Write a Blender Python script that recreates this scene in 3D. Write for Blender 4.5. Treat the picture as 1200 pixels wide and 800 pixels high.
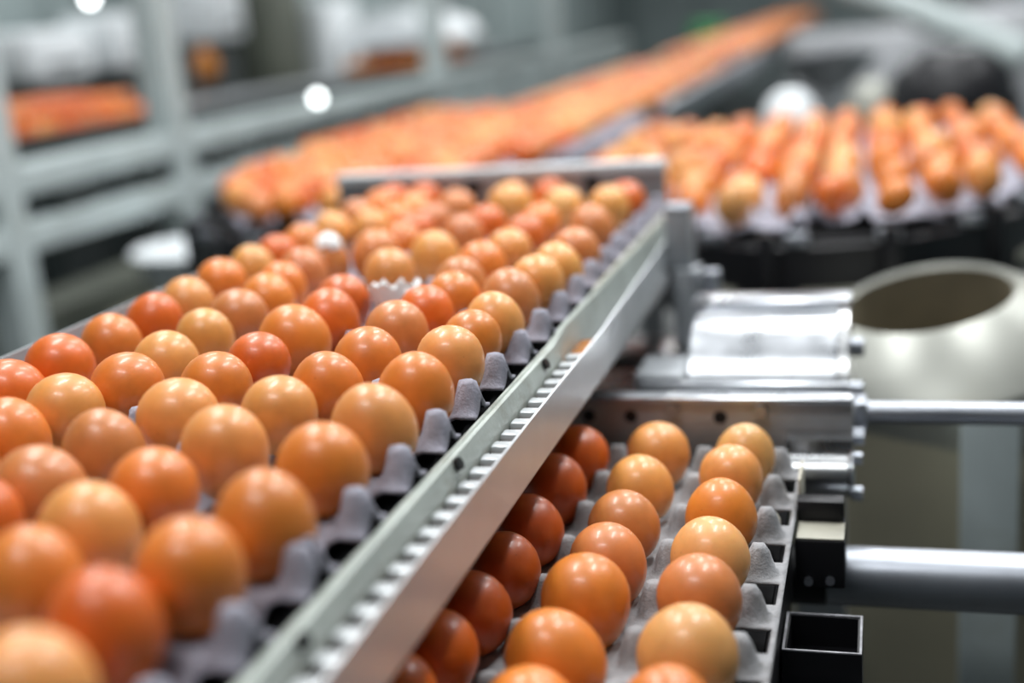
import bpy, bmesh, math, random
from mathutils import Vector, Matrix

for o in list(bpy.data.objects): bpy.data.objects.remove(o)
scene = bpy.context.scene
C = scene.collection
random.seed(7)

# ------------------------------------------------------------------ camera
F_PX = 1450.0
YAW, PITCH, ROLL = 0.30094046, 0.25900161, -0.0846995
CAM = Vector((0.24092876, -0.48533186, 0.19188079))
_f = Vector((-math.sin(YAW)*math.cos(PITCH), math.cos(YAW)*math.cos(PITCH), -math.sin(PITCH)))
_r = Vector((math.cos(YAW), math.sin(YAW), 0)); _u = _r.cross(_f)
RT = _r*math.cos(ROLL) + _u*math.sin(ROLL); UP = -_r*math.sin(ROLL) + _u*math.cos(ROLL)
cd = bpy.data.cameras.new('camera'); cam = bpy.data.objects.new('camera', cd); C.objects.link(cam)
M3 = Matrix((RT, UP, -_f)).transposed()
cam.matrix_world = Matrix.Translation(CAM) @ M3.to_4x4()
cd.sensor_fit = 'HORIZONTAL'; cd.sensor_width = 36.0; cd.lens = F_PX*36/1200
cd.clip_start = 0.01; cd.clip_end = 100
cd.dof.use_dof = True; cd.dof.focus_distance = 0.70; cd.dof.aperture_fstop = 2.25; cd.dof.aperture_blades = 0
scene.camera = cam

def at(px, py, z):                      # point of a level plane seen at a photo pixel
    d = _f + RT*((px-600)/F_PX) - UP*((py-400)/F_PX)
    return CAM + d*((z-CAM.z)/d.z)

# ------------------------------------------------------------------ world, lamps, exposure
w = bpy.data.worlds.new('hall'); scene.world = w; w.use_nodes = True
bg = w.node_tree.nodes['Background']; bg.inputs[0].default_value = (0.62, 0.74, 0.80, 1); bg.inputs[1].default_value = 0.09
vs = scene.view_settings
vs.view_transform = 'Standard'; vs.look = 'None'; vs.gamma = 1; vs.use_curve_mapping = False; vs.exposure = 0.0
LAMPS = [  # ceiling lamps of the hall: x, y, z, length (x), width (y), watts
    (-0.55, 0.75, 1.55, 0.16, 0.9, 25), (0.55, 0.9, 1.55, 0.16, 0.9, 23), (-0.1, -0.5, 1.55, 0.7, 0.16, 13),
    (-1.7, 2.6, 1.9, 0.2, 1.6, 36), (0.1, 2.6, 1.9, 0.2, 1.6, 36), (1.5, 2.4, 1.9, 0.2, 1.6, 34),
    (-1.2, 6.0, 1.9, 0.2, 1.8, 56), (0.8, 6.0, 1.9, 0.2, 1.8, 56), (-1.2, 10.0, 1.9, 0.2, 1.8, 56), (1.2, 10.0, 1.9, 0.2, 1.8, 56)]
for i, (x, y, z, sx, sy, p) in enumerate(LAMPS):
    ld = bpy.data.lights.new('lamp_light', 'AREA'); ld.shape = 'RECTANGLE'; ld.size = sx; ld.size_y = sy
    ld.energy = p; ld.color = (0.97, 0.99, 1.0)
    lo = bpy.data.objects.new('lamp_light', ld); C.objects.link(lo); lo.location = (x, y, z)

# ------------------------------------------------------------------ materials
def mat(name, col, rough=0.5, metal=0.0, var=0.12, scale=30, bump=0.0, bscale=300, rvar=0.0, spec=0.5, dirt=None, dscale=12, damt=0.5):
    m = bpy.data.materials.new(name); m.use_nodes = True; nt = m.node_tree; n = nt.nodes; L = nt.links
    b = n['Principled BSDF']; tc = n.new('ShaderNodeTexCoord')
    nz = n.new('ShaderNodeTexNoise'); nz.inputs['Scale'].default_value = scale; nz.inputs['Detail'].default_value = 5
    L.new(tc.outputs['Object'], nz.inputs['Vector'])
    rp = n.new('ShaderNodeValToRGB'); rp.color_ramp.elements[0].position = 0.3; rp.color_ramp.elements[1].position = 0.7
    rp.color_ramp.elements[0].color = tuple(c*(1-var) for c in col)+(1,); rp.color_ramp.elements[1].color = tuple(min(1, c*(1+var)) for c in col)+(1,)
    L.new(nz.outputs['Fac'], rp.inputs['Fac']); out = rp.outputs['Color']
    if dirt:
        n2 = n.new('ShaderNodeTexNoise'); n2.inputs['Scale'].default_value = dscale; n2.inputs['Detail'].default_value = 8; n2.inputs['Roughness'].default_value = 0.7
        L.new(tc.outputs['Object'], n2.inputs['Vector'])
        r2 = n.new('ShaderNodeValToRGB'); r2.color_ramp.elements[0].position = 0.52; r2.color_ramp.elements[1].position = 0.72
        r2.color_ramp.elements[0].color = (0, 0, 0, 1); r2.color_ramp.elements[1].color = (damt,)*3+(1,)
        L.new(n2.outputs['Fac'], r2.inputs['Fac'])
        mx = n.new('ShaderNodeMixRGB'); L.new(r2.outputs['Color'], mx.inputs['Fac']); L.new(out, mx.inputs['Color1']); mx.inputs['Color2'].default_value = tuple(dirt)+(1,)
        out = mx.outputs['Color']
    L.new(out, b.inputs['Base Color'])
    b.inputs['Roughness'].default_value = rough; b.inputs['Metallic'].default_value = metal
    b.inputs['Specular IOR Level'].default_value = spec
    if rvar:
        mr = n.new('ShaderNodeMapRange'); mr.inputs['To Min'].default_value = max(0.02, rough-rvar); mr.inputs['To Max'].default_value = min(1, rough+rvar)
        L.new(nz.outputs['Fac'], mr.inputs['Value']); L.new(mr.outputs['Result'], b.inputs['Roughness'])
    if bump:
        n3 = n.new('ShaderNodeTexNoise'); n3.inputs['Scale'].default_value = bscale; n3.inputs['Detail'].default_value = 4
        L.new(tc.outputs['Object'], n3.inputs['Vector'])
        bp = n.new('ShaderNodeBump'); bp.inputs['Strength'].default_value = bump; bp.inputs['Distance'].default_value = 0.001
        L.new(n3.outputs['Fac'], bp.inputs['Height']); L.new(bp.outputs['Normal'], b.inputs['Normal'])
    return m

def egg_material(name, attr=False):
    m = bpy.data.materials.new(name); m.use_nodes = True; nt = m.node_tree; n = nt.nodes; L = nt.links
    b = n['Principled BSDF']; tc = n.new('ShaderNodeTexCoord'); oi = n.new('ShaderNodeObjectInfo')
    if attr:
        ca = n.new('ShaderNodeAttribute'); ca.attribute_name = 'shell'; src = ca.outputs['Color']
    else:
        src = oi.outputs['Color']
    ad = n.new('ShaderNodeVectorMath'); ad.operation = 'ADD'; L.new(tc.outputs['Object'], ad.inputs[0]); L.new(oi.outputs['Random'], ad.inputs[1])
    nz = n.new('ShaderNodeTexNoise'); nz.inputs['Scale'].default_value = 90; nz.inputs['Detail'].default_value = 5
    L.new(ad.outputs[0], nz.inputs['Vector'])
    mr = n.new('ShaderNodeMapRange'); mr.inputs['From Min'].default_value = 0.3; mr.inputs['From Max'].default_value = 0.7; mr.inputs['To Min'].default_value = 0.9; mr.inputs['To Max'].default_value = 1.08
    L.new(nz.outputs['Fac'], mr.inputs['Value'])
    mx = n.new('ShaderNodeVectorMath'); mx.operation = 'SCALE'; L.new(src, mx.inputs[0]); L.new(mr.outputs['Result'], mx.inputs['Scale'])
    # sparse dark specks
    vo = n.new('ShaderNodeTexVoronoi'); vo.inputs['Scale'].default_value = 95; L.new(ad.outputs[0], vo.inputs['Vector'])
    rp = n.new('ShaderNodeValToRGB'); rp.color_ramp.elements[0].position = 0.035; rp.color_ramp.elements[1].position = 0.07
    rp.color_ramp.elements[0].color = (0.55, 0.5, 0.5, 1); rp.color_ramp.elements[1].color = (1, 1, 1, 1); L.new(vo.outputs['Distance'], rp.inputs['Fac'])
    mm = n.new('ShaderNodeMixRGB'); mm.blend_type = 'MULTIPLY'; mm.inputs['Fac'].default_value = 0.5; L.new(mx.outputs[0], mm.inputs['Color1']); L.new(rp.outputs['Color'], mm.inputs['Color2'])
    L.new(mm.outputs['Color'], b.inputs['Base Color'])
    b.inputs['Roughness'].default_value = 0.42; b.inputs['Specular IOR Level'].default_value = 0.55
    b.inputs['Coat Weight'].default_value = 0.22; b.inputs['Coat Roughness'].default_value = 0.16
    b.inputs['Subsurface Weight'].default_value = 0.25; b.inputs['Subsurface Radius'].default_value = (1.0, 0.35, 0.12); b.inputs['Subsurface Scale'].default_value = 0.004
    n3 = n.new('ShaderNodeTexNoise'); n3.inputs['Scale'].default_value = 900; L.new(tc.outputs['Object'], n3.inputs['Vector'])
    bp = n.new('ShaderNodeBump'); bp.inputs['Strength'].default_value = 0.12; bp.inputs['Distance'].default_value = 0.0004
    L.new(n3.outputs['Fac'], bp.inputs['Height']); L.new(bp.outputs['Normal'], b.inputs['Normal'])
    return m

M = {
 'egg': egg_material('egg_shell'), 'egg_far': egg_material('egg_shell_far', True),
 'pulp': mat('tray_pulp', (0.33, 0.325, 0.385), 0.85, var=0.18, scale=60, bump=0.6, bscale=700, dirt=(0.2, 0.18, 0.2), dscale=30, damt=0.4),
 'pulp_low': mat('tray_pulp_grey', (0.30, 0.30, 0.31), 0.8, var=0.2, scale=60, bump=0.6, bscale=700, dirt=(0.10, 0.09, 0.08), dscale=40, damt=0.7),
 'rail': mat('rail_plastic', (0.46, 0.50, 0.46), 0.38, var=0.14, scale=25, bump=0.25, bscale=250, dirt=(0.26, 0.25, 0.19), dscale=45, damt=0.6),
 'strip': mat('polished_strip', (0.56, 0.59, 0.61), 0.33, 0.35, var=0.06, scale=20, rvar=0.06),
 'steel': mat('stainless', (0.55, 0.56, 0.57), 0.28, 1.0, var=0.12, scale=18, rvar=0.1, dirt=(0.30, 0.25, 0.18), dscale=14, damt=0.45),
 'steel_bright': mat('bright_steel', (0.52, 0.54, 0.57), 0.30, 1.0, var=0.08, scale=30, rvar=0.1),
 'steel_dull': mat('dull_steel', (0.45, 0.46, 0.48), 0.48, 0.7, var=0.15, scale=14, dirt=(0.25, 0.22, 0.17), dscale=10, damt=0.5),
 'alu': mat('aluminium_bar', (0.36, 0.38, 0.42), 0.42, 0.9, var=0.1, scale=20, rvar=0.1),
 'paint': mat('pale_painted_metal', (0.42, 0.48, 0.48), 0.45, 0.0, var=0.1, scale=8, dirt=(0.25, 0.26, 0.22), dscale=6, damt=0.5),
 'postgrey': mat('grey_block', (0.33, 0.35, 0.37), 0.45, 0.2, var=0.12, scale=25),
 'black': mat('black_plastic', (0.008, 0.008, 0.010), 0.45, spec=0.3, var=0.2, scale=20),
 'blackedge': mat('pale_edge_grey', (0.28, 0.28, 0.30), 0.5, var=0.4, scale=150),
 'belt': mat('dark_belt', (0.012, 0.012, 0.013), 0.85, spec=0.1, var=0.3, scale=30),
 'rib': mat('rib_white', (0.46, 0.48, 0.49), 0.35, 0.2, var=0.15, scale=80, dirt=(0.30, 0.2, 0.15), dscale=60, damt=0.7),
 'rust': mat('brown_grime', (0.16, 0.08, 0.05), 0.5, var=0.4, scale=90),
 'yolk': mat('dried_yolk', (0.42, 0.15, 0.02), 0.15, var=0.3, scale=60),
 'hole': mat('screw_black', (0.01, 0.01, 0.01), 0.3),
 'white_shell': mat('white_shell', (0.86, 0.88, 0.88), 0.55, var=0.05, scale=60, bump=0.2),
 'cream': mat('cream_deposit', (0.55, 0.52, 0.42), 0.6, var=0.2, scale=40),
 'hopper': mat('hopper_steel', (0.34, 0.345, 0.31), 0.40, 0.35, var=0.12, scale=9, rvar=0.1, dirt=(0.33, 0.30, 0.22), dscale=9, damt=0.5),
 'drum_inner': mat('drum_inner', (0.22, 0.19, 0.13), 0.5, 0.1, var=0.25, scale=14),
 'flange_white': mat('flange_white', (0.62, 0.67, 0.70), 0.35, var=0.08, scale=20),
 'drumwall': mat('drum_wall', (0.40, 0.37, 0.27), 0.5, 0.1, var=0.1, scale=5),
 'wall': mat('hall_panel', (0.30, 0.36, 0.36), 0.6, var=0.12, scale=3),
 'floor': mat('wet_floor', (0.045, 0.05, 0.048), 0.45, var=0.3, scale=3, dirt=(0.05, 0.05, 0.05), dscale=2),
 'dark': mat('dark_cabinet', (0.05, 0.06, 0.06), 0.5, var=0.3, scale=5),
 'olive': mat('olive_cabinet', (0.11, 0.12, 0.095), 0.5, var=0.25, scale=5),
 'white': mat('white_plastic', (0.78, 0.82, 0.84), 0.4, var=0.05, scale=10),
 'teal': mat('teal_plastic', (0.0, 0.32, 0.36), 0.4, var=0.1, scale=20),
 'green': mat('green_plastic', (0.03, 0.3, 0.08), 0.4, var=0.1, scale=20),
 'navy': mat('navy_plastic', (0.01, 0.015, 0.04), 0.4, var=0.2, scale=20),
 'tag': mat('pale_tag', (0.34, 0.33, 0.27), 0.5, var=0.2, scale=40),
}
_lamp = bpy.data.materials.new('lamp_glow'); _lamp.use_nodes = True
_e = _lamp.node_tree.nodes['Principled BSDF']; _e.inputs['Emission Color'].default_value = (0.95, 1, 1, 1); _e.inputs['Emission Strength'].default_value = 9
M['lamp'] = _lamp

# ------------------------------------------------------------------ mesh helpers
class MB:
    def __init__(s): s.bm = bmesh.new()
    def box(s, x0, x1, y0, y1, z0, z1, bev=0.0):
        b = s.bm; vs_ = [b.verts.new((x, y, z)) for x in (x0, x1) for y in (y0, y1) for z in (z0, z1)]
        fs = [(0,1,3,2),(4,6,7,5),(0,4,5,1),(2,3,7,6),(0,2,6,4),(1,5,7,3)]
        f = [b.faces.new([vs_[i] for i in q]) for q in fs]
        if bev:
            es = list({e for q in f for e in q.edges})
            bmesh.ops.bevel(b, geom=es, offset=bev, segments=2, affect='EDGES', profile=0.5)
        return s
    def ring_loft(s, rings, cap0=True, cap1=True, closed=True):
        b = s.bm; R = [[b.verts.new(p) for p in r] for r in rings]; n = len(R[0])
        for a, c in zip(R[:-1], R[1:]):
            for i in range(n if closed else n-1):
                j = (i+1) % n; b.faces.new((a[i], a[j], c[j], c[i]))
        if cap0: b.faces.new(R[0][::-1])
        if cap1: b.faces.new(R[-1])
        return s
    def cyl(s, p0, p1, r0, r1=None, n=24, bev=0.0):
        r1 = r0 if r1 is None else r1; p0 = Vector(p0); p1 = Vector(p1); d = (p1-p0).normalized()
        a = d.orthogonal().normalized(); c = d.cross(a); L = (p1-p0).length
        def ring(p, r): return [p + (a*math.cos(2*math.pi*i/n) + c*math.sin(2*math.pi*i/n))*r for i in range(n)]
        if bev: st = [(0, r0-bev), (bev, r0), (L-bev, r1), (L, r1-bev)]
        else: st = [(0, r0), (L, r1)]
        return s.ring_loft([ring(p0+d*t, r) for t, r in st])
    def lathe(s, prof, cx=0, cy=0, n=40, cap0=False, cap1=False):
        return s.ring_loft([[(cx+r*math.cos(2*math.pi*i/n), cy+r*math.sin(2*math.pi*i/n), z) for i in range(n)] for r, z in prof], cap0, cap1)
    def build(s, name, m, parent=None, smooth=True, ang=35):
        bmesh.ops.recalc_face_normals(s.bm, faces=s.bm.faces[:])
        me = bpy.data.meshes.new(name); s.bm.to_mesh(me); s.bm.free()
        me.materials.append(M[m])
        if smooth:
            me.polygons.foreach_set('use_smooth', [True]*len(me.polygons)); me.set_sharp_from_angle(angle=math.radians(ang))
        o = bpy.data.objects.new(name, me); C.objects.link(o)
        if parent:
            o.parent = parent
            o.matrix_parent_inverse = Matrix.Translation(-parent.location) if parent.type == 'EMPTY' else Matrix()
        return o
def tag(o, label=None, cat=None, group=None, kind=None):
    if label: o['label'] = label
    if cat: o['category'] = cat
    if group: o['group'] = group
    if kind: o['kind'] = kind
    return o
def thing(name, label, cat, loc=(0, 0, 0), group=None):
    o = bpy.data.objects.new(name, None); C.objects.link(o); o.location = loc; o.empty_display_size = 0.05
    return tag(o, label, cat, group)
def bx(name, m, parent, *a, bev=0.0, **k): return MB().box(*a, bev=bev).build(name, m, parent, **k)
def cy(name, m, parent, p0, p1, r, r1=None, bev=0.0, n=24): return MB().cyl(p0, p1, r, r1, n, bev).build(name, m, parent)
ORD = ['zeroth','first','second','third','fourth','fifth','sixth','seventh','eighth','ninth','tenth','eleventh','twelfth','thirteenth','fourteenth','fifteenth','sixteenth','seventeenth','eighteenth','nineteenth','twentieth','twenty-first','twenty-second']

# ------------------------------------------------------------------ setting
FZ = -1.0
tag(bx('floor', 'floor', None, -4, 4, -1.5, 15, FZ-0.1, FZ, smooth=False), kind='structure')
wl = bx('wall_left', 'wall', None, -2.75, -2.65, -1.5, 15, FZ, 2.6, smooth=False); tag(wl, kind='structure')
for i in range(26):                                         # upright panels of the left wall
    y = 1.0 + i*0.5
    bx('panel', 'wall', wl, -2.65, -2.62 - 0.012*(i % 2), y, y+0.46, FZ+0.1, 2.5, bev=0.006)
wb = bx('wall_back', 'wall', None, -2.75, 4, 15, 15.1, FZ, 2.6, smooth=False); tag(wb, kind='structure')
for i in range(9): bx('panel', 'wall', wb, -2.5+i*0.7, -1.86+i*0.7, 14.97, 15, FZ+0.1, 2.5)
tag(bx('wall_right', 'wall', None, 3.4, 3.5, -1.5, 15, FZ, 2.6, smooth=False), kind='structure')
for i, (x, y, z, sx, sy, p) in enumerate(LAMPS):
    wh = ['above the egg trays on the left', 'above the pusher unit', 'above the near end of the conveyor', 'over the left machine frame', 'over the egg tables',
          'over the right hand tanks', 'far left along the hall', 'far right along the hall', 'at the left far end of the hall', 'at the right far end of the hall'][i]
    t = thing('ceiling_lamp', 'flat white ceiling lamp hanging ' + wh, 'lamp', (x, y, z), 'ceiling lamps of the hall')
    bx('housing', 'white', t, x-sx/2-0.02, x+sx/2+0.02, y-sy/2-0.02, y+sy/2+0.02, z+0.01, z+0.06, bev=0.006)
    for s in (-1, 1): cy('rod', 'steel_dull', t, (x, y+s*sy*0.35, z+0.06), (x, y+s*sy*0.35, z+0.9), 0.006, n=8)

# ------------------------------------------------------------------ eggs
PX, PY = 0.0616, 0.0528
def egg_mesh(name, a, h, k, n=28, m=16):
    bm = bmesh.new(); rings = []
    for j in range(1, m):
        th = math.pi*j/m; zz = -math.cos(th)
        r = a*math.sin(th)*(1 - k*zz)/(1 + k*k*0.5)
        rings.append([bm.verts.new((r*math.cos(2*math.pi*i/n), r*math.sin(2*math.pi*i/n), zz*h)) for i in range(n)])
    b0 = bm.verts.new((0, 0, -h)); b1 = bm.verts.new((0, 0, h))
    for p, q in zip(rings[:-1], rings[1:]):
        for i in range(n): bm.faces.new((p[i], p[(i+1) % n], q[(i+1) % n], q[i]))
    for i in range(n):
        bm.faces.new((b0, rings[0][(i+1) % n], rings[0][i])); bm.faces.new((b1, rings[-1][i], rings[-1][(i+1) % n]))
    me = bpy.data.meshes.new(name); bm.to_mesh(me); bm.free(); me.materials.append(M['egg'])
    me.polygons.foreach_set('use_smooth', [True]*len(me.polygons)); return me
EM = [egg_mesh('egg', 0.0207, 0.0228, 0.07), egg_mesh('egg', 0.0208, 0.0222, -0.06), egg_mesh('egg', 0.0210, 0.0218, 0.04), egg_mesh('egg', 0.0204, 0.0238, -0.09)]
EF = [egg_mesh('egg', 0.0205, 0.0255, 0.1, 16, 10), egg_mesh('egg', 0.0205, 0.0248, -0.08, 16, 10)]
SH = {'t': (0.74, 0.315, 0.078), 'o': (0.71, 0.208, 0.026), 'r': (0.66, 0.132, 0.010), 'b': (0.61, 0.205, 0.055), 'c': (0.76, 0.37, 0.115), 'd': (0.50, 0.095, 0.010), 'w': (0.88, 0.83, 0.74)}  # 'd' has the shade of the left lower column put into its colour
WORD = {'t': 'light tan', 'o': 'orange', 'r': 'deep red-orange', 'b': 'pinkish brown', 'c': 'pale cream-tan', 'd': 'shade-darkened reddish-brown', 'w': 'almost white'}
def add_egg(p, code, s=1.0, tilt=0.12, meshes=EM):
    o = bpy.data.objects.new('egg', random.choice(meshes)); C.objects.link(o)
    o.location = p; o.scale = (s,)*3
    o.rotation_euler = (random.gauss(0, tilt), random.gauss(0, tilt), random.uniform(0, 6.28))
    c = SH[code]; v = random.uniform(0.92, 1.08); o.color = (c[0]*v, c[1]*v*random.uniform(0.94, 1.06), c[2]*v, 1)
    return o
def relax(P, dmin, it=60):
    for _ in range(it):
        for i in range(len(P)):
            for j in range(i):
                d = Vector((P[i][0]-P[j][0], P[i][1]-P[j][1])); l = d.length; m_ = dmin*(P[i][2]+P[j][2])/2
                if 1e-6 < l < m_:
                    d *= (m_-l)/l*0.5
                    P[i][0] += d.x; P[i][1] += d.y; P[j][0] -= d.x; P[j][1] -= d.y

# photo positions of the upper eggs: column (0 = beside the rail), pixel, shell colour, size
UPPER = [
 (0,55,800,'t',1.05),(0,125,742,'r',1.0),(0,205,690,'o',1.0),(0,310,615,'o',1.02),(0,378,550,'o',1.02),(0,438,503,'t',1.05),(0,487,461,'o',1.02),(0,528,428,'t',0.98),(0,553,399,'o',0.9),
 (0,579,380,'t',0.95),(0,599,351,'b',1.0),(0,628,336,'t',0.98),(0,653,316,'t',0.95),(0,674,297,'b',1.0),(0,693,269,'b',1.0),(0,716,245,'t',1.0),(0,731,238,'r',1.0),
 (1,35,685,'o',1.0),(1,105,624,'t',1.0),(1,180,580,'o',0.96),(1,265,532,'t',1.02),(1,328,487,'t',0.96),(1,384,458,'o',1.0),(1,431,425,'o',1.0),(1,466,395,'b',1.0),(1,500,373,'r',0.95),
 (1,523,353,'o',0.95),(1,540,335,'b',0.98),(1,564,314,'o',1.0),(1,597,297,'t',0.95),(1,616,279,'r',0.95),(1,634,263,'o',0.95),(1,661,245,'c',1.0),(1,641,231,'r',0.95),
 (2,-30,620,'r',1.0),(2,45,577,'b',1.0),(2,122,530,'b',0.98),(2,210,494,'t',1.05),(2,255,456,'o',0.98),(2,303,428,'r',0.92),(2,345,400,'o',1.12),(2,385,378,'r',1.05),(2,416,357,'r',0.95),
 (2,457,326,'t',1.0),(2,510,303,'t',1.05),(2,543,280,'b',1.0),(2,570,268,'r',0.95),(2,598,243,'t',1.15),(2,610,232,'o',0.95),
 (3,-40,545,'o',1.0),(3,15,515,'o',1.0),(3,72,488,'t',1.02),(3,145,460,'o',1.02),(3,195,428,'t',1.0),(3,242,399,'t',0.92),(3,280,375,'b',1.0),(3,314,353,'o',0.98),(3,332,339,'o',0.92),
 (3,355,322,'b',1.0),(3,394,306,'b',1.0),(3,434,300,'b',1.0),(3,466,291,'o',1.0),(3,486,276,'r',1.0),(3,507,263,'b',0.95),(3,536,247,'b',1.0),(3,508,233,'r',0.95),
 (4,-45,495,'t',1.0),(4,12,465,'r',1.05),(4,72,437,'r',1.05),(4,131,404,'o',0.98),(4,181,379,'r',1.0),(4,220,357,'t',0.98),(4,259,334,'o',0.98),(4,296,317,'t',0.98),(4,320,301,'r',0.9),
 (4,357,291,'o',0.98),(4,390,273,'t',0.95),(4,419,259,'b',0.95),(4,437,272,'t',0.95),(4,466,262,'o',0.9),(4,431,245,'o',0.95),(4,461,239,'r',0.95),(4,486,250,'t',0.95)]
P = []
for c, px, py, k, s in UPPER:
    q = at(px, py, 0.0); P.append([q.x, q.y, s])
q = at(461, 356, 0.0); P.append([q.x, q.y, 0.95])       # the broken shell's cell
relax(P, 0.0425)
for i, (u, p) in enumerate(zip(UPPER, P)):
    p[0] = min(max(p[0], -0.272), 0.008); p[1] = min(p[1], 0.768)
relax(P, 0.0405, 20)
SHELL = P.pop()
CAPPED = P[[i for i, u in enumerate(UPPER) if u[1] == 394][0]]
COLN = ['in the upper column beside the rail', 'in the second upper column from the rail', 'in the middle upper column', 'in the fourth upper column from the rail', 'in the upper column farthest left']
for c in range(5):
    idx = sorted([i for i, u in enumerate(UPPER) if u[0] == c], key=lambda i: P[i][1])
    for r, i in enumerate(idx):
        k = UPPER[i][3]
        o = add_egg((P[i][0], P[i][1], 0.0), k, P[i][2], 0.16)
        tag(o, f'{WORD[k]} egg {COLN[c]}, {ORD[r+1]} from the front', 'egg', 'eggs on the upper conveyor')

LZ = -0.10935
LOWER = [
 (0,782,840,'o',1.05),(0,806,768,'c',1.16),(0,820,705,'b',1.08),(0,832,653,'c',1.06),(0,845,605,'o',1.04),(0,857,563,'t',1.0),(0,873,533,'c',0.98),
 (1,620,842,'o',1.1),(1,650,775,'o',1.18),(1,686,708,'o',1.16),(1,714,662,'b',1.04),(1,731,617,'b',1.04),(1,750,573,'t',1.04),(1,772,533,'t',1.04),
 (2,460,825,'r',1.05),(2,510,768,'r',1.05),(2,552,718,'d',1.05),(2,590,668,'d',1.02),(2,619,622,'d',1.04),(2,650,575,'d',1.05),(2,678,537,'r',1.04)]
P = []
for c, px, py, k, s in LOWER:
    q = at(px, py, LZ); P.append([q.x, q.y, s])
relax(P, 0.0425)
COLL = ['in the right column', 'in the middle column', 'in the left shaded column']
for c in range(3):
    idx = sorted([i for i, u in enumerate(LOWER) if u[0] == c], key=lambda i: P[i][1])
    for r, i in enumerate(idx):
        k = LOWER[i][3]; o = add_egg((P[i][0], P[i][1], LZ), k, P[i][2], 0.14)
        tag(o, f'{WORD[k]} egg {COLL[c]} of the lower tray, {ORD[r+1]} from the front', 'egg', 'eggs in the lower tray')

# broken white shell among the upper eggs
def shell_cup(name, R, loc, rot, seed, n=26, depth=1.0):
    rnd = random.Random(seed); b = bmesh.new(); rings = []
    for sgn in (1, 0.93):
        rr = []
        for j in range(1, 6):
            th = math.pi/2*(j/5)*depth
            rr.append([b.verts.new((R*sgn*math.sin(th)*math.cos(2*math.pi*i/n), R*sgn*math.sin(th)*math.sin(2*math.pi*i/n), -1.2*R*sgn*math.cos(th))) for i in range(n)])
        rings.append(rr)
    jag = [rnd.uniform(-0.12, 0.30)*R for i in range(n)]
    for rr in rings:
        for i in range(n): rr[-1][i].co.z += jag[i]
        bot = b.verts.new((0, 0, -1.2*(R if rr is rings[0] else R*0.93)))
        for i in range(n): b.faces.new((bot, rr[0][i], rr[0][(i+1) % n]))
        for p, q in zip(rr[:-1], rr[1:]):
            for i in range(n): b.faces.new((p[i], p[(i+1) % n], q[(i+1) % n], q[i]))
    o_, i_ = rings[0][-1], rings[1][-1]
    for i in range(n): b.faces.new((o_[i], o_[(i+1) % n], i_[(i+1) % n], i_[i]))
    mb = MB(); mb.bm.free(); mb.bm = b
    o = mb.build(name, 'white_shell', None, ang=50); o.location = loc; o.rotation_euler = rot; return o
tag(shell_cup('broken_shell_or_glare', 0.0185, (SHELL[0], SHELL[1], 0.013), (-0.12, -0.1, 0), 3), 'broken white egg shell with a jagged rim among the brown eggs', 'egg shell')
q = at(492, 346, 0.012)
tag(shell_cup('shell_shard', 0.011, (q.x, q.y, 0.012), (0.5, 0.6, 0.4), 5, 16, 0.8), 'small white shell shard beside the broken shell', 'egg shell')
tag(shell_cup('broken_shell_or_glare', 0.0125, (CAPPED[0]+0.005, CAPPED[1]-0.003, 0.0115), (math.pi-0.1, 0.25, 0.2), 9, 18, 0.8), 'white cap added as the glare patch on top of a brown egg', 'egg shell')  # added white cap, stands for the white glare patch on this egg

# ------------------------------------------------------------------ egg trays
def tray_mesh(name, m, cols=5, rows=6, res=20, rim=0.036, holes=True, keep=None):
    x0, x1 = -(cols-1)*PX-rim, rim; y0, y1 = -PY*0.5, (rows-0.5)*PY
    nx, ny = int(round((x1-x0)/PX*res)), rows*res
    cxs = [-(cols-1)*PX-0.0208] + [-(c+0.5)*PX for c in range(cols-2, -1, -1)] + [0.0208]
    cys = [(r-0.5)*PY for r in range(rows+1)]
    def h(x, y):
        z = -0.0180; t = 0
        for a in cxs:
            if abs(a-x) > 0.02: continue
            for b_ in cys:
                if abs(b_-y) > 0.02: continue
                d = math.hypot(a-x, b_-y); t = max(t, min(1, max(0, 1-(d-0.0048)/0.0052)))
        t = t*t*(3-2*t)*0.35 + t*0.65
        c = round(-x/PX); r = round(y/PY); c = min(max(c, 0), cols-1); r = min(max(r, 0), rows-1)
        dc = math.hypot(x+c*PX, y-r*PY)
        if dc < 0.0205: z -= 0.0105*(1-(dc/0.0205)**2)
        return z + 0.0172*t
    V = []; Fc = []
    for j in range(ny+1):
        for i in range(nx+1):
            x = x0+(x1-x0)*i/nx; y = y0+(y1-y0)*j/ny; V.append((x, y, h(x, y)))
    for j in range(ny):
        for i in range(nx):
            xc = x0+(x1-x0)*(i+.5)/nx; yc = y0+(y1-y0)*(j+.5)/ny
            e = max(xc, -(cols-1)*PX-xc)                      # distance outside the edge column
            fy = (yc/PY+0.5) % 1.0
            if holes and 0.0090 < e < rim-(0.0045 if m == 'pulp_low' else 0.0) and 0.255 < fy < 0.745: continue
            if keep and not keep(xc, yc): continue
            a = j*(nx+1)+i; Fc.append((a, a+1, a+nx+2, a+nx+1))
    me = bpy.data.meshes.new(name); me.from_pydata(V, [], Fc); me.materials.append(M[m])
    me.polygons.foreach_set('use_smooth', [True]*len(me.polygons)); return me
def place_tray(me, x, y, z, label, group):
    o = bpy.data.objects.new('egg_tray', me); C.objects.link(o); o.location = (x, y, z)
    so = o.modifiers.new('thick', 'SOLIDIFY'); so.thickness = 0.0018; so.offset = -1
    return tag(o, label, 'egg tray', group)
TM = tray_mesh('egg_tray', 'pulp', rim=0.0285)
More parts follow.
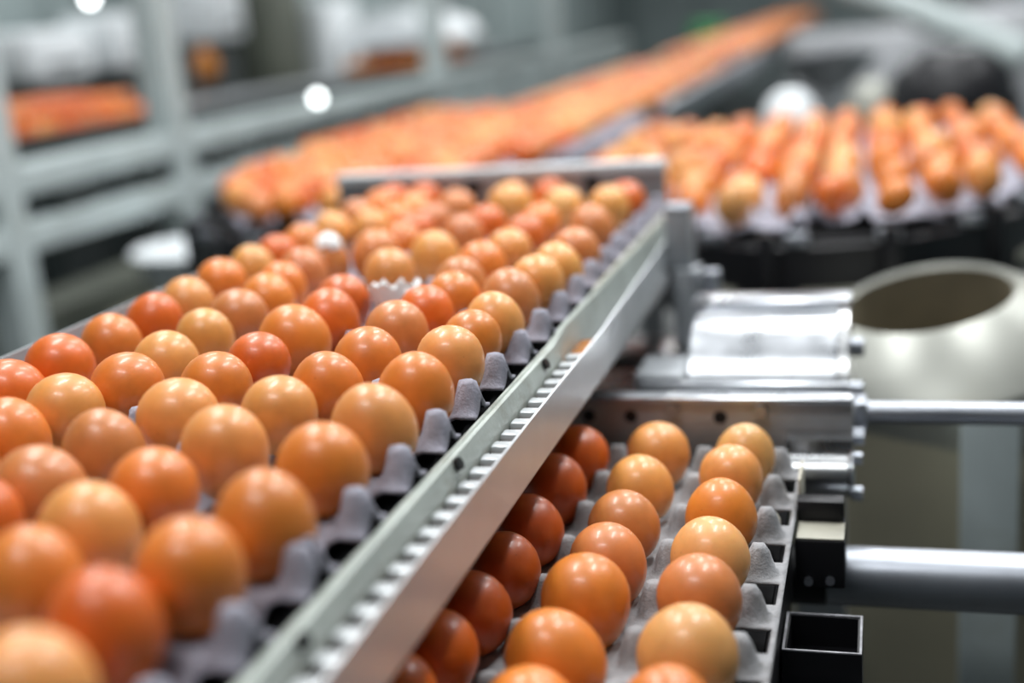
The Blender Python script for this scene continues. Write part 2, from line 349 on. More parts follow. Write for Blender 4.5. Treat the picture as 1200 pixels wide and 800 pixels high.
for i, (r0, lab) in enumerate(((-7, 'grey pulp egg tray at the near end of the upper conveyor'), (-1, 'grey pulp egg tray in the middle of the upper conveyor beside the rail'),
                       (5, 'grey pulp egg tray on the upper conveyor holding the broken white shell'))):
    place_tray(TM, 0.0, r0*PY+0.002-(0.004 if i == 0 else 0), -0.001, lab, 'trays on the upper conveyor')
TM3 = tray_mesh('egg_tray', 'pulp', rows=4, rim=0.0285)
place_tray(TM3, 0.0, 11*PY+0.004, -0.001, 'grey pulp egg tray end in front of the slotted stop plate', 'trays on the upper conveyor')
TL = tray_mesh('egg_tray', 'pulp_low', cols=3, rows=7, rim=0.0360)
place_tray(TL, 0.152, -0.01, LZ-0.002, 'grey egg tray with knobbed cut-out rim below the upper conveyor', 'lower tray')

# ------------------------------------------------------------------ upper conveyor
uc = thing('upper_conveyor', 'upper conveyor with pale ribbed side rail and polished steel strip', 'conveyor', (0, 0, FZ))
bx('bed', 'belt', uc, -0.285, 0.0260, -0.46, 0.80, -0.052, -0.040)
bx('frame_beam', 'steel_dull', uc, 0.020, 0.050, -0.46, 0.80, -0.066, -0.053, bev=0.002)
bx('frame_beam', 'steel_dull', uc, -0.297, -0.255, -0.46, 0.80, -0.10, -0.053, bev=0.002)
bx('side_guard', 'strip', uc, -0.2995, -0.2975, -0.3, 0.80, -0.06, 0.006)
# rail: lofted section, kinked at the bolted joint
def sec(y, xs): return [(x, y, z) for x, z in xs]
S1 = [(0.0290, -0.034), (0.0290, -0.0215), (0.0300, -0.0200), (0.0322, -0.0195), (0.0328, -0.0205), (0.0334, -0.0205), (0.0340, -0.0198), (0.0352, -0.0205), (0.0378, -0.0285), (0.0374, -0.0365)]
S2 = [(0.0291, -0.034), (0.0289, -0.0195), (0.0291, -0.0180), (0.0301, -0.0175), (0.0307, -0.0180), (0.0311, -0.0180), (0.0317, -0.0175), (0.0326, -0.0188), (0.0336, -0.0450), (0.0331, -0.0490)]
gr_ = MB().ring_loft([sec(y, S1) for y in (-0.46, -0.2, 0.0, 0.2, 0.27)] + [sec(0.31, S2), sec(0.5, S2), sec(0.80, S2)]).build('guide_rail', 'rail', uc, ang=30)
bx('cream_ledge', 'cream', gr_, 0.0289, 0.0305, 0.42, 0.80, -0.0176, -0.0164)
for (x, y, z) in ((0.0362, 0.237, -0.0240), (0.0362, 0.062, -0.0240), (0.0362, -0.118, -0.0240)):
    cy('screw', 'hole', gr_, (x-0.002, y, z-0.001), (x+0.0028, y, z+0.0014), 0.0033, n=12)
bx('rib_tray', 'rust', uc, 0.0380, 0.0530, -0.46, 0.30, -0.0475, -0.0385)
rib = None; k = 0; y = -0.36
while y < 0.288:
    if rib is None: rib = MB().box(0.0383, 0.0528, -0.0050, 0.0050, -0.0385, -0.0315, bev=0.0022).build('rib', 'rib', uc); r_ = rib
    else:
        r_ = rib.copy(); C.objects.link(r_)
    r_.location = (0, y, 0); y += 0.019
bx('yolk_stain', 'yolk', uc, 0.0340, 0.0530, 0.290, 0.345, -0.045, -0.0365, bev=0.003)
# polished strip
st = [(-0.46, 0.0535), (0.33, 0.0535), (0.50, 0.0495), (0.80, 0.0420)]
MB().ring_loft([[(x, y, -0.057), (x+0.0016, y, -0.057), (x+0.0016, y, -0.0260), (x, y, -0.0260)] for y, x in st]).build('steel_strip', 'strip', uc, ang=20)
for (x, y) in ((-0.27, -0.42), (-0.27, 0.70)): bx('leg', 'steel_dull', uc, x-0.018, x+0.018, y-0.018, y+0.018, FZ, -0.066)
bx('cross_beam', 'steel_dull', uc, -0.29, 0.05, 0.70, 0.735, -0.10, -0.067)

# stop plate at the far end
sp = thing('stop_plate', 'grey slotted metal stop plate with bright top edge behind the upper eggs', 'plate', (-0.165, 0.825, FZ))
bx('top_flange', 'flange_white', sp, -0.355, 0.022, 0.810, 0.834, 0.0170, 0.0285, bev=0.0015)
bx('side_panel', 'postgrey', sp, -0.355, -0.300, 0.815, 0.823, -0.05, 0.0168)
bx('side_panel', 'postgrey', sp, -0.050, 0.022, 0.815, 0.823, -0.05, 0.0168)
for i in range(5): bx('slat', 'steel_dull', sp, -0.276+0.046*i, -0.250+0.046*i, 0.815, 0.823, -0.05, 0.0168, bev=0.001)
bx('backing', 'dark', sp, -0.300, -0.050, 0.827, 0.831, -0.05, 0.0168)
bx('bottom_bar', 'steel_dull', sp, -0.355, 0.022, 0.812, 0.834, -0.066, -0.0505)
for x in (-0.34, 0.0): bx('leg', 'steel_dull', sp, x-0.012, x+0.012, 0.812, 0.834, FZ, -0.0665)

# post with clamp at the corner
po = thing('bracket_post', 'grey stepped bracket post with a small clamp cylinder at the conveyor corner', 'bracket', (0.062, 0.66, -0.135))
bx('upper_block', 'postgrey', po, 0.047, 0.071, 0.645, 0.675, -0.052, 0.003, bev=0.002)
bx('cap', 'alu', po, 0.047, 0.071, 0.645, 0.675, 0.0032, 0.0062, bev=0.001)
bx('lower_block', 'postgrey', po, 0.053, 0.078, 0.640, 0.672, -0.1275, -0.0525, bev=0.002)
cy('clamp_cylinder', 'alu', po, (0.088, 0.655, -0.079), (0.088, 0.655, -0.056), 0.0085, bev=0.001)
bx('clamp_arm', 'postgrey', po, 0.0785, 0.086, 0.650, 0.660, -0.075, -0.062)
cy('bolt', 'alu', po, (0.074, 0.64, -0.060), (0.074, 0.632, -0.060), 0.004, n=8)
bx('dark_filler', 'black', po, 0.0485, 0.070, 0.676, 0.692, -0.10, -0.01, bev=0.001)  # added black piece where only dark background shows beside the post

# ------------------------------------------------------------------ pusher unit behind the lower tray
pu = thing('pusher_unit', 'shiny steel pusher unit with half-round drum and drilled front plate', 'machine', (0.09, 0.48, FZ))
fp_ = bx('front_plate', 'steel_dull', pu, -0.05, 0.221, 0.372, 0.380, -0.150, -0.0925, bev=0.001)
bx('plate_lip', 'steel_bright', pu, -0.05, 0.221, 0.367, 0.384, -0.0922, -0.0880, bev=0.001)
bx('deck_tail', 'steel', pu, -0.05, 0.10, 0.5755, 0.69, -0.140, -0.128, bev=0.002)
bx('deck', 'steel', pu, -0.05, 0.218, 0.3845, 0.575, -0.140, -0.128, bev=0.002)
bx('step', 'steel', pu, -0.02, 0.218, 0.3845, 0.420, -0.1278, -0.102, bev=0.002)
bx('step_lip', 'steel_bright', pu, 0.06, 0.218, 0.418, 0.428, -0.1015, -0.0930, bev=0.002)
n = 28; rings = []
for x in (0.094, 0.0955, 0.207, 0.2085):
    rr = 0.0635 if x in (0.0955, 0.207) else 0.0620
    rings.append([(x, 0.50-rr*1.12*math.cos(math.pi*i/n), -0.1275+rr*1.06*math.sin(math.pi*i/n)) for i in range(n+1)])
MB().ring_loft(rings).build('drum', 'steel_bright', pu, ang=40)
rings = []
for x in (0.2088, 0.2165):
    rr = 0.068
    rings.append([(x, 0.50-rr*1.12*math.cos(math.pi*i/n), -0.1275+rr*1.06*math.sin(math.pi*i/n)) for i in range(n+1)])
fg_ = MB().ring_loft(rings).build('flange', 'steel', pu, ang=40)
bx('top_flange', 'steel_bright', pu, 0.086, 0.2165, 0.535, 0.570, -0.066, -0.0575, bev=0.002)
bx('inner_block', 'postgrey', pu, 0.048, 0.090, 0.46, 0.52, -0.1275, -0.10, bev=0.002)
cy('bolt', 'alu', pu, (0.0175, 0.44, -0.1275), (0.0175, 0.44, -0.112), 0.009, bev=0.001, n=8)
cy('bolt', 'alu', pu, (0.070, 0.44, -0.1275), (0.070, 0.44, -0.110), 0.011, bev=0.001, n=8)
for z, yy in ((-0.085, 0.49), (-0.105, 0.44)): cy('bolt', 'alu', fg_, (0.2165, yy, z), (0.2275, yy, z), 0.0075, bev=0.001, n=8)
for x in (0.030, 0.062, 0.128, 0.008): cy('bolt_hole', 'hole', fp_, (x, 0.3715, -0.104), (x, 0.373, -0.104), 0.0050, n=14)
for x in (0.093, 0.157): cy('screw_head', 'alu', fp_, (x, 0.366, -0.098), (x, 0.372, -0.098), 0.0055, n=10)
# roller under the plate
bx('roller_bracket', 'steel', pu, 0.176, 0.221, 0.352, 0.371, -0.124, -0.113)
rl_ = cy('roller', 'steel', pu, (0.172, 0.352, -0.138), (0.2185, 0.352, -0.138), 0.0155, bev=0.0008)
cy('roller_cap', 'steel_bright', rl_, (0.2187, 0.352, -0.138), (0.2220, 0.352, -0.138), 0.0175, bev=0.001)
cy('bolt', 'alu', rl_, (0.222, 0.347, -0.124), (0.2275, 0.347, -0.124), 0.0045, n=8)
cy('bolt', 'alu', rl_, (0.222, 0.347, -0.150), (0.2275, 0.347, -0.150), 0.0055, n=8)
cy('bolt', 'alu', pu, (0.2213, 0.376, -0.118), (0.2285, 0.376, -0.118), 0.007, n=6)
bx('collar', 'alu', pu, 0.2213, 0.2300, 0.388, 0.412, -0.120, -0.098, bev=0.001)
for x in (-0.03, 0.17): bx('leg', 'steel_dull', pu, x, x+0.04, 0.50, 0.54, FZ, -0.1405)

b1 = thing('guide_bar', 'thin round steel bar running right from the pusher unit', 'bar', (0.40, 0.40, -0.1085))
cy('bar', 'alu', b1, (0.2305, 0.40, -0.1085), (0.75, 0.40, -0.1085), 0.0082)
bx('end_bracket', 'steel_dull', b1, 0.752, 0.775, 0.38, 0.42, FZ, -0.095)
b2 = thing('guide_bar', 'thick round steel bar running right from the black block by the lower tray', 'bar', (0.40, 0.30, -0.192))
cy('bar', 'alu', b2, (0.205, 0.30, -0.190), (0.75, 0.30, -0.190), 0.0200, n=32)
cy('black_sleeve', 'black', b2, (0.176, 0.30, -0.190), (0.204, 0.30, -0.190), 0.0205, n=32)
bx('end_bracket', 'steel_dull', b2, 0.752, 0.775, 0.28, 0.32, FZ, -0.165)

# lower tray's bed and side frame
lc = thing('lower_conveyor', 'dark lower conveyor bed with black side frame under the lower tray', 'conveyor', (0.09, 0.15, FZ))
bx('bed', 'belt', lc, -0.03, 0.1790, -0.36, 0.340, LZ-0.052, LZ-0.040)
bx('side_frame', 'black', lc, 0.1795, 0.1830, -0.36, 0.278, -0.20, LZ-0.040, bev=0.001)
for y in (-0.30, 0.31): bx('leg', 'steel_dull', lc, 0.0, 0.03, y, y+0.03, FZ, LZ-0.0525)
q = at(904, 609, -0.128)
bd = MB().lathe([(0.0005, 0.0066), (0.0035, 0.0055), (0.0055, 0.002), (0.0058, -0.002), (0.004, -0.006), (0.0005, -0.0075)], n=16, cap0=True, cap1=True).build('tray_bead', 'cream'); bd.location = (q.x, q.y, -0.129)
tag(bd, 'small cream bead lying in the rim of the lower tray', 'bead')

bb = thing('bearing_block', 'black notched bearing block between lower tray and thick bar', 'bearing block', (0.2, 0.26, -0.17))
bx('body', 'black', bb, 0.1885, 0.2185, 0.235, 0.275, -0.168, -0.136, bev=0.0015)
bx('back_wall', 'black', bb, 0.1885, 0.2175, 0.262, 0.275, -0.1358, -0.1215, bev=0.001)
bx('dusty_top', 'tag', bb, 0.1895, 0.2180, 0.236, 0.2615, -0.1358, -0.1350)
bx('side_tab', 'cream', bb, 0.1885, 0.1905, 0.2755, 0.310, -0.1345, -0.112, bev=0.001)
for x, z in ((0.1965, -0.171), (0.2095, -0.170)): cy('screw', 'alu', bb, (x, 0.2325, z+0.008), (x, 0.2355, z+0.008), 0.0028, n=10)

def open_box(x0, x1, y0, y1, z0, z1, t, label):
    o = thing('black_box', label, 'box', ((x0+x1)/2, (y0+y1)/2, z0), 'open black boxes under the thick bar')
    for a in ((x0, x1, y0, y0+t), (x0, x1, y1-t, y1), (x0, x0+t, y0+t, y1-t), (x1-t, x1, y0+t, y1-t)): bx('side', 'black', o, *a, z0, z1)
    bx('base', 'black', o, x0+t, x1-t, y0+t, y1-t, z0, z0+t)
    e = 0.0013
    for a in ((x0, x1, y0, y0+e), (x0, x1, y1-e, y1), (x0, x0+e, y0+e, y1-e), (x1-e, x1, y0+e, y1-e)): bx('pale_edge', 'blackedge', o, *a, z1, z1+0.0008)  # thin paler edging along the box rim
    return o
open_box(0.1845, 0.2290, 0.170, 0.216, -0.1985, -0.1760, 0.0025, 'open black box with pale rim under the thick bar')
open_box(0.1845, 0.2290, 0.158, 0.206, -0.2220, -0.2000, 0.0025, 'lower open black box at the bottom edge of the picture')
bx('box_bracket', 'black', lc, 0.1835, 0.2280, 0.16, 0.21, -0.2300, -0.2222)
bx('box_bracket_arm', 'black', lc, 0.1795, 0.1833, 0.16, 0.21, -0.2300, -0.2002)

# ------------------------------------------------------------------ steel hopper at right
HX, HY = 0.286, 0.745
hp = thing('steel_hopper', 'large conical steel hopper with a round dark opening at the right', 'hopper', (HX, HY, FZ))
MB().lathe([(0.079, -0.109), (0.083, -0.105), (0.087, -0.107), (0.150, -0.1500), (0.153, -0.154), (0.150, -0.205)], HX, HY, 64).build('cone_top', 'hopper', hp)
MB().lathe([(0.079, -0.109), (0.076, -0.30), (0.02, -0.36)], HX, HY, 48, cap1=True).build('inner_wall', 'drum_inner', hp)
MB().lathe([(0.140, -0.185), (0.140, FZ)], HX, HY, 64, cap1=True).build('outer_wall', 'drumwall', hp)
_T = Matrix.Translation((HX, HY, -0.13)) @ Matrix.Rotation(math.radians(9), 4, 'X') @ Matrix.Rotation(math.radians(-9), 4, 'Y') @ Matrix.Translation((-HX, -HY, 0.13))
for c_ in C.objects:
    if c_.name.startswith(('cone_top', 'inner_wall')): c_.data.transform(_T)
bx('upright_strap', 'paint', hp, 0.305, 0.352, 0.572, 0.578, FZ, -0.170, bev=0.002)
tb = MB().box(0.440, 0.56, 0.86, 0.94, -0.13, -0.08, bev=0.012).build('teal_crate', 'teal'); tag(tb, 'teal plastic crate at the right edge behind the hopper', 'crate')
bx('stand', 'dark', tb, 0.46, 0.55, 0.87, 0.93, FZ, -0.1301)
nb = MB().box(0.435, 0.54, 0.60, 0.70, FZ, -0.36, bev=0.02).build('navy_bin', 'navy'); tag(nb, 'dark navy bin in the lower right corner', 'bin')
bx('lid', 'navy', nb, 0.43, 0.545, 0.595, 0.705, -0.3598, -0.345, bev=0.004)

# ------------------------------------------------------------------ egg tables behind
TZ = -0.052
FCODE = 'oooorrrttbbc'
def table(name, cx, hw, yc, b, yend, label, grow):
    hw += grow; b += grow
    t = thing(name, label, 'table', (cx, (yc+yend)/2, FZ))
    def outline(k, z):
        pts = []
        for i in range(33):
            a = math.pi + math.pi*i/32; pts.append((cx+(hw+k)*math.cos(a), yc+(b+k)*math.sin(a), z))
        return pts + [(cx+hw+k, yend, z), (cx-hw-k, yend, z)]
    MB().ring_loft([outline(0.000, TZ-0.125), outline(0.015, TZ-0.105), outline(0.015, TZ-0.036), outline(0.005, TZ-0.034)]).build('rim', 'black', t)
    MB().ring_loft([outline(0.004, TZ-0.0338), outline(0.004, TZ-0.0310)]).build('deck', 'belt', t)
    MB().ring_loft([outline(-0.14, TZ-0.17), outline(-0.06, TZ-0.1255)]).build('underside', 'black', t)
    for i in range(3, 30, 4):
        a = math.pi + math.pi*i/32; x = cx+(hw+0.017)*math.cos(a); y = yc+(b+0.017)*math.sin(a)
        bx('peg', 'black', t, x-0.009, x+0.009, y-0.009, y+0.009, TZ-0.12, TZ-0.018, bev=0.002)
    for i in range(5, 30, 4):
        a0 = math.pi+math.pi*(i-0.9)/32; a1 = math.pi+math.pi*(i+0.9)/32
        rr = []
        for z in (TZ-0.098, TZ-0.084): rr.append([(cx+(hw+0.0162)*math.cos(a0), yc+(b+0.0162)*math.sin(a0), z), (cx+(hw+0.0162)*math.cos(a1), yc+(b+0.0162)*math.sin(a1), z),
                                                (cx+(hw+0.018)*math.cos(a1), yc+(b+0.018)*math.sin(a1), z), (cx+(hw+0.018)*math.cos(a0), yc+(b+0.018)*math.sin(a0), z)])
        MB().ring_loft(rr).build('pale_slot', 'tag', t)
    for i in range(4, 30, 3):
        a = math.pi + math.pi*i/32; x = cx+(hw+0.010)*math.cos(a); y = yc+(b+0.010)*math.sin(a)
        bx('clip', 'alu', t, x-0.013, x+0.013, y-0.006, y+0.006, TZ-0.0335, TZ-0.020, bev=0.002)
    for (x, y) in ((cx-hw*0.5, yc), (cx+hw*0.5, yc), (cx-hw*0.5, yend-0.1), (cx+hw*0.5, yend-0.1)): cy('leg', 'steel_dull', t, (x, y, FZ), (x, y, TZ-0.1715), 0.025, n=12)
    return t
def inside(x, y, cx, hw, yc, b, yend):
    if y > yend or abs(x-cx) > hw: return False
    return y >= yc or ((x-cx)/hw)**2 + ((y-yc)/b)**2 <= 1
RTB = (0.150, 0.330, 1.50, 0.58, 1.86)
LTB = (-0.578, 0.300, 2.10, 1.03, 2.55)
table('egg_table', *RTB, 'black round-ended table full of eggs behind the pusher unit', 0.0)
table('egg_table', *LTB, 'black round-ended table full of eggs beyond the stop plate at the left', 0.045)
fl = thing('egg_lane', 'long steel lane of eggs running to the back of the hall', 'conveyor', (-0.48, 7, FZ))
bx('bed', 'belt', fl, -0.68, -0.28, 2.575, 12.0, TZ-0.05, TZ-0.032)
for x in (-0.70, -0.279): bx('side_wall', 'steel_bright', fl, x, x+0.018, 2.575, 12.0, TZ-0.07, TZ-0.005, bev=0.003)
for y in (2.8, 4.5, 6.2, 8.0, 10, 11.5): bx('leg', 'steel_dull', fl, -0.51, -0.45, y, y+0.05, FZ, TZ-0.0505)
def egg_stuff(pts3, label, codes):
    V = []; Fc = []; Cl = []; nn, mm_ = 10, 6
    for x, y, z in pts3:
        s = random.uniform(0.95, 1.08); base = len(V); c = SH[random.choice(codes)]; v = random.uniform(0.9, 1.1)
        V.append((x, y, z-0.0235*s))
        for j in range(1, mm_):
            th = math.pi*j/mm_
            for i in range(nn): V.append((x+0.0208*s*math.sin(th)*math.cos(6.2832*i/nn), y+0.0208*s*math.sin(th)*math.sin(6.2832*i/nn), z-0.0235*s*math.cos(th)))
        V.append((x, y, z+0.0235*s)); top = len(V)-1
        for i in range(nn):
            k = (i+1) % nn; Fc.append((base, base+1+k, base+1+i)); Fc.append((top, base+1+(mm_-2)*nn+i, base+1+(mm_-2)*nn+k))
            for j in range(mm_-2): a = base+1+j*nn; Fc.append((a+i, a+k, a+nn+k, a+nn+i))
        Cl += [(c[0]*v, c[1]*v, c[2]*v, 1)]*(len(V)-base)
    me = bpy.data.meshes.new('egg_mass'); me.from_pydata(V, [], Fc); me.materials.append(M['egg_far'])
    ca = me.color_attributes.new('shell', 'FLOAT_COLOR', 'POINT'); ca.data.foreach_set('color', [q for c in Cl for q in c])
    me.polygons.foreach_set('use_smooth', [True]*len(me.polygons))
    o = bpy.data.objects.new('egg_mass', me); C.objects.link(o); return tag(o, label, 'eggs', kind='stuff')
FW = {'o': 'orange', 'r': 'red-orange', 't': 'tan', 'b': 'brown', 'c': 'pale'}
for (tb_, where, grp, n_, gap) in ((RTB, 'right-hand table', 'eggs on the right-hand table', 105, 0.12), (LTB, 'left-hand round table', 'eggs on the left-hand table', 95, 0.05)):
    cx, hw, yc, b, ye = tb_; cols = []; x = cx-hw+0.026; rest = []
    while x < cx+hw-0.02:
        y = yc-b*math.sqrt(max(0, 1-((x-cx)/(hw-0.004))**2))+0.030; col = []
        while y < ye-0.03:
            if random.random() > gap: col.append((x+random.uniform(-1, 1)*(0.011 if tb_ is RTB else 0.005), y+random.uniform(-0.004, 0.004)))
            y += PY*(1.22 if tb_ is RTB else 1.0)
        cols.append(col); x += 0.0575
    near = sorted([(p[1], ci, ri) for ci, col in enumerate(cols) for ri, p in enumerate(col)])[:n_]; near = {(ci, ri) for _, ci, ri in near}
    for ci, col in enumerate(cols):
        for ri, (x, y) in enumerate(col):
            z = TZ+random.uniform(0.002, 0.012)
            if (ci, ri) in near:
                k = random.choice(FCODE)
                tag(add_egg((x, y, z), k, random.uniform(0.95, 1.1), 0.25, EF), f'{FW[k]} egg on the {where}, {ORD[ci+1]} row from its left, {ORD[ri+1]} from the front', 'egg', grp)
            else: rest.append((x, y, z))
    if rest: egg_stuff(rest, 'blurred mass of brown eggs further back on the '+where, FCODE)
lane = []; y = 2.62
while y < 11.9:
    for j in range(6):
        if not 4.3 < y < 4.75: lane.append((-0.635+j*0.062+random.gauss(0, 0.005), y+random.gauss(0, 0.005), TZ+0.002))
    y += PY
egg_stuff(lane, 'blurred mass of brown eggs along the lane to the back of the hall', FCODE)
def small_tray(x0, y0, lab, grp, rows):
    cx, hw, yc, b, ye = RTB if 'right-hand' in lab else LTB
    place_tray(tray_mesh('egg_tray', 'pulp', rows=rows, res=6, rim=0.029, holes=False, keep=lambda x, y: inside(x+x0, y+y0, cx, hw-0.008, yc, b-0.012, ye-0.01)), x0, y0, TZ+0.000, lab, grp)
for (x_, y_, n_, w1) in ((0.128, 0.96, 6, 'near left'), (0.128, 1.285, 10, 'far left'), (0.437, 1.00, 6, 'near right'), (0.437, 1.325, 10, 'far right')):
    small_tray(x_, y_, f'grey egg tray under the {w1} eggs of the right-hand table', 'trays on the right-hand table', n_)
for (x_, y_, n_, w1) in ((-0.595, 1.12, 6, 'near left'), (-0.595, 1.445, 20, 'far left'), (-0.286, 1.12, 6, 'near right'), (-0.286, 1.445, 20, 'far right')):
    small_tray(x_, y_, f'grey egg tray under the {w1} eggs of the left-hand table', 'trays on the left-hand table', n_)

# ------------------------------------------------------------------ machine frame at left
mf = thing('steel_gantry', 'pale painted steel machine frame with two long rails at the left', 'machine frame', (-1.23, 3.0, FZ))
bx('rail', 'paint', mf, -1.26, -1.20, 0.4, 7.0, -0.050, 0.005, bev=0.004)
bx('rail', 'paint', mf, -1.26, -1.20, 0.4, 7.0, -0.150, -0.098, bev=0.004)
for y in (1.32, 1.90, 3.65, 5.3): bx('post', 'paint', mf, -1.265, -1.198, y-0.033, y+0.033, FZ, 0.95, bev=0.004)
for y in (0.95, 2.5, 3.0): bx('short_post', 'steel_dull', mf, -1.25, -1.21, y-0.025, y+0.025, FZ, -0.1505, bev=0.003)
bx('top_beam', 'paint', mf, -1.26, -1.20, 0.4, 7.0, 0.951, 1.0)
for i, y in enumerate((1.48, 1.78, 2.06, 2.40, 2.9)): bx('hanger', 'dark', mf, -1.25, -1.22, y, y+0.10, -0.0975, -0.0505)
cb = thing('cabinet', 'dark olive machine cabinet under the left rails', 'cabinet', (-1.41, 1.7, FZ))
bx('body', 'olive', cb, -1.48, -1.34, 0.9, 2.6, FZ, -0.30, bev=0.01)
bx('door', 'dark', cb, -1.3395, -1.330, 1.0, 1.65, FZ+0.05, -0.36, bev=0.004)
bx('door', 'drumwall', cb, -1.3395, -1.330, 1.72, 2.45, FZ+0.05, -0.36, bev=0.004)
# second lane behind the frame
bl = thing('side_lane', 'dark steel side lane carrying eggs behind the left frame', 'conveyor', (-1.70, 2.2, FZ))
bx('bed', 'steel_dull', bl, -1.95, -1.52, 1.2, 6.5, -0.03, 0.0, bev=0.005)
bx('side_wall', 'dark', bl, -1.519, -1.505, 1.2, 6.5, -0.10, 0.02)
for y in (1.4, 3.0, 4.6, 6.2): bx('leg', 'steel_dull', bl, -1.75, -1.70, y, y+0.05, FZ, -0.0305)
def heap(y0, y1, lab):
    pts = []; y = y0; i = 0
    while y < y1:
        for j in range(7): pts.append((-1.90+j*0.055, y+random.gauss(0, 0.004), 0.024))
        for j in range(5):
            if y0+0.05 < y < y1-0.06: pts.append((-1.86+j*0.058, y+0.026, 0.058))
        y += 0.052
    egg_stuff(pts, lab, 'oorrtb')
heap(1.6, 2.42, 'blurred heap of brown eggs on the side lane at the left edge')
heap(4.45, 5.05, 'blurred heap of brown eggs under the white hood')
hd = thing('white_hood', 'white rounded hood over the side lane', 'hood', (-1.72, 4.75, 0.0))
MB().ring_loft([[(-1.72+0.21*math.cos(math.pi*i/16), y, 0.105+0.11*math.sin(math.pi*i/16)) for i in range(17)] for y in (4.42, 4.44, 5.06, 5.08)]).build('shell', 'white', hd)
for x in (-1.925, -1.515):
    for y in (4.46, 5.04): bx('foot', 'steel_dull', hd, x-0.01, x+0.01, y-0.01, y+0.01, 0.0005, 0.106)
# bright machine housings behind the lane
HOUS = [(-2.35, 2.98, 0.10, 0.16, 0.17, 'white', 'white machine housing nearest the left edge'), (-2.35, 3.42, 0.11, 0.19, 0.14, 'white', 'white machine housing left of the tall post'),
        (-2.35, 4.1, 0.18, 0.5, 0.12, 'white', 'narrow tall white machine housing right of the tall post'), (-2.35, 4.62, -0.2, 1.0, 0.16, 'olive', 'olive machine housing between the white ones'),
        (-2.35, 5.2, -0.1, 0.42, 0.2, 'white', 'white low machine housing left of the hood'), (-2.35, 6.4, 0.06, 0.2, 0.4, 'white', 'long white machine housing behind the hood')]
for x, y, z0, h, hw_, m_, lab in HOUS:
    t = thing('machine_housing', lab, 'machine', (x, y, FZ), 'machine housings along the left wall')
    bx('shell', m_, t, x-0.12, x+0.12, y-hw_, y+hw_, z0, z0+h, bev=0.03)
    bx('pedestal', 'dark', t, x-0.08, x+0.08, y-hw_*0.7, y+hw_*0.7, FZ, z0-0.0005)
    bx('vent', 'dark', t, x+0.1205, x+0.124, y-hw_*0.5, y+hw_*0.5, z0+0.04, z0+0.06)
def bulb(px, py, X, r, lab):
    d = _f + RT*((px-600)/F_PX) - UP*((py-400)/F_PX); p = CAM + d*((X-CAM.x)/d.x)
    t = thing('indicator_lamp', lab, 'lamp', (p.x, p.y, p.z), 'round work lamps on the left frame')
    b = MB().lathe([(0.001, -r), (r*0.6, -r*0.8), (r, 0), (r*0.6, r*0.8), (0.001, r)], p.x, p.y, 20, True, True).build('glass', 'lamp', t)
    b.location.z += p.z
    cy('socket', 'steel_dull', t, (p.x-0.012-r, p.y, p.z), (p.x-r*0.7, p.y, p.z), r*0.6, n=12)
bulb(105, -2, -1.19, 0.012, 'small glowing lamp at the top left by the tall post')
bulb(372, 115, -1.18, 0.012, 'small glowing lamp on the upper rail of the frame')
# orange-brown things behind
for px, py, X, s, lab in ((240, 75, -2.1, 0.05, 'upper orange bag hanging behind the tall post'), (234, 132, -2.05, 0.045, 'lower orange bag hanging behind the tall post'), (526, 45, -2.1, 0.055, 'orange bag hanging right of the white hood')):
    d = _f + RT*((px-600)/F_PX) - UP*((py-400)/F_PX); p = CAM + d*((X-CAM.x)/d.x)
    o = MB().lathe([(s*0.25, -s*1.1), (s*0.8, -s*0.9), (s, -s*0.2), (s*0.85, s*0.5), (s*0.35, s*0.95), (s*0.2, s*1.3)], 0, 0, 20, True, True).build('orange_bag', 'yolk'); o.location = p
    tag(o, lab, 'bag'); cy('cord', 'steel_dull', o, (0, 0, s*1.3), (0, 0, 1.6), 0.003, n=6)

# white tub on a low stand, under the lane's round end
wt = thing('white_tub', 'white oval tub in front of the left frame', 'tub', (-1.06, 1.66, FZ))
MB().lathe([(0.08, -0.30), (0.125, -0.21), (0.132, -0.205), (0.125, -0.200), (0.10, -0.22), (0.01, -0.225)], -1.06, 1.66, 40, True, True).build('bowl', 'white', wt)
bx('stand', 'olive', wt, -1.12, -1.0, 1.60, 1.72, FZ, -0.3005, bev=0.005)
sb = MB().box(-0.84, -0.60, 0.85, 1.20, FZ, -0.40, bev=0.03).build('steel_box', 'olive'); tag(sb, 'dull olive box on the floor below the left-hand table', 'box')
bx('lid', 'steel_dull', sb, -0.85, -0.59, 0.84, 1.21, -0.3998, -0.385, bev=0.005)

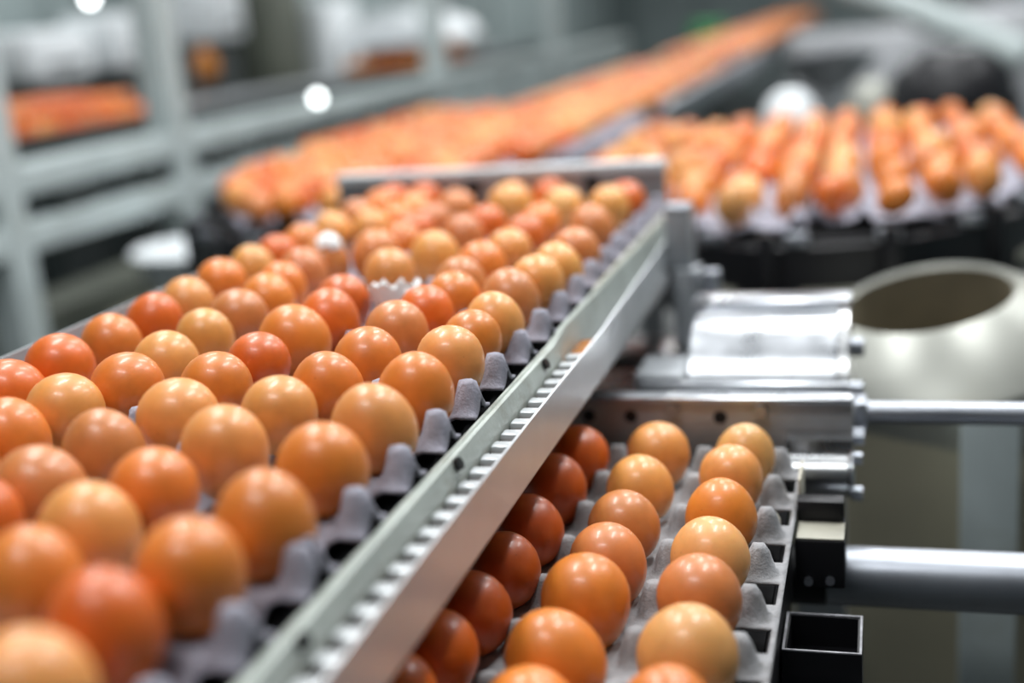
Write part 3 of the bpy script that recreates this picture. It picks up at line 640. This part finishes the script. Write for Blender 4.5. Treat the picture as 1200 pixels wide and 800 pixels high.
# ------------------------------------------------------------------ right background
mo = thing('black_motor', 'big black round motor with glossy ribs behind the right-hand table', 'motor', (0.385, 2.35, FZ))
MB().lathe([(0.001, 0.045), (0.05, 0.042), (0.09, 0.025), (0.12, -0.01), (0.132, -0.06), (0.135, -0.14), (0.13, -0.20), (0.12, -0.24)], 0.385, 2.35, 40, True, True).build('housing', 'black', mo)
for i in range(12):
    a = 2*math.pi*i/12; x = 0.385+0.134*math.cos(a); y = 2.35+0.134*math.sin(a)
    bx('fin', 'black', mo, x-0.008, x+0.008, y-0.008, y+0.008, -0.22, -0.06, bev=0.002)
cy('pedestal', 'dark', mo, (0.385, 2.35, FZ), (0.385, 2.35, -0.2405), 0.09)
for (x, y, r, z, m_, lab) in ((0.055, 2.25, 0.062, -0.045, 'white', 'white upturned bowl behind the right-hand table'), (0.10, 3.2, 0.14, 0.01, 'steel_bright', 'wide steel basin behind the white bowl'), (0.22, 2.75, 0.06, -0.07, 'hopper', 'small grey upturned bowl beside the black motor')):
    t = thing('steel_bowl', lab, 'bowl', (x, y, FZ), 'bowls behind the right-hand table')
    MB().lathe([(r*0.95, z-0.10), (r, z-0.06), (r*0.92, z-0.02), (r*0.7, z+0.012), (r*0.35, z+0.028), (0.001, z+0.03)] if m_ != 'steel_bright' else [(r*0.4, z-0.10), (r*0.9, z-0.03), (r, z), (r*0.93, z), (r*0.5, z-0.03), (0.001, z-0.035)], x, y, 32, True, True).build('bowl', m_, t)
    cy('stand', 'steel_dull', t, (x, y, FZ), (x, y, z-0.1005), r*0.3)
pp = thing('steel_pipe', 'slanting pale steel pipe at the top right', 'pipe', (0.6, 3.6, FZ))
cy('pipe', 'paint', pp, (0.12, 3.9, 0.20), (0.66, 3.5, -0.06), 0.05)
cy('stand', 'steel_dull', pp, (0.66, 3.5, FZ), (0.66, 3.5, -0.08), 0.04)
for (x, y, w_, z1, m_, lab) in ((1.2, 3.3, 0.25, -0.02, 'paint', 'pale low machine cabinet right of the black motor'), (0.25, 5.6, 0.40, -0.02, 'steel_dull', 'dull steel machine cabinet beyond the steel basin'), (1.0, 7.5, 0.4, 0.0, 'steel_dull', 'steel machine cabinet far back on the right')):
    t = thing('machine_cabinet', lab, 'cabinet', (x, y, FZ), 'machine cabinets at the right rear')
    bx('body', m_, t, x-w_, x+w_, y-0.3, y+0.3, FZ, z1, bev=0.02)
    bx('door', 'steel_dull', t, x-w_*0.8, x+w_*0.8, y-0.31, y-0.3005, FZ+0.1, z1-0.06, bev=0.003)
gc = MB().box(-1.20, -0.95, 9.6, 9.9, -0.35, -0.02, bev=0.02).build('green_crate', 'green'); tag(gc, 'green crate beside the far end of the lane', 'crate')
bx('stand', 'dark', gc, -1.15, -1.0, 9.65, 9.85, FZ, -0.3505)
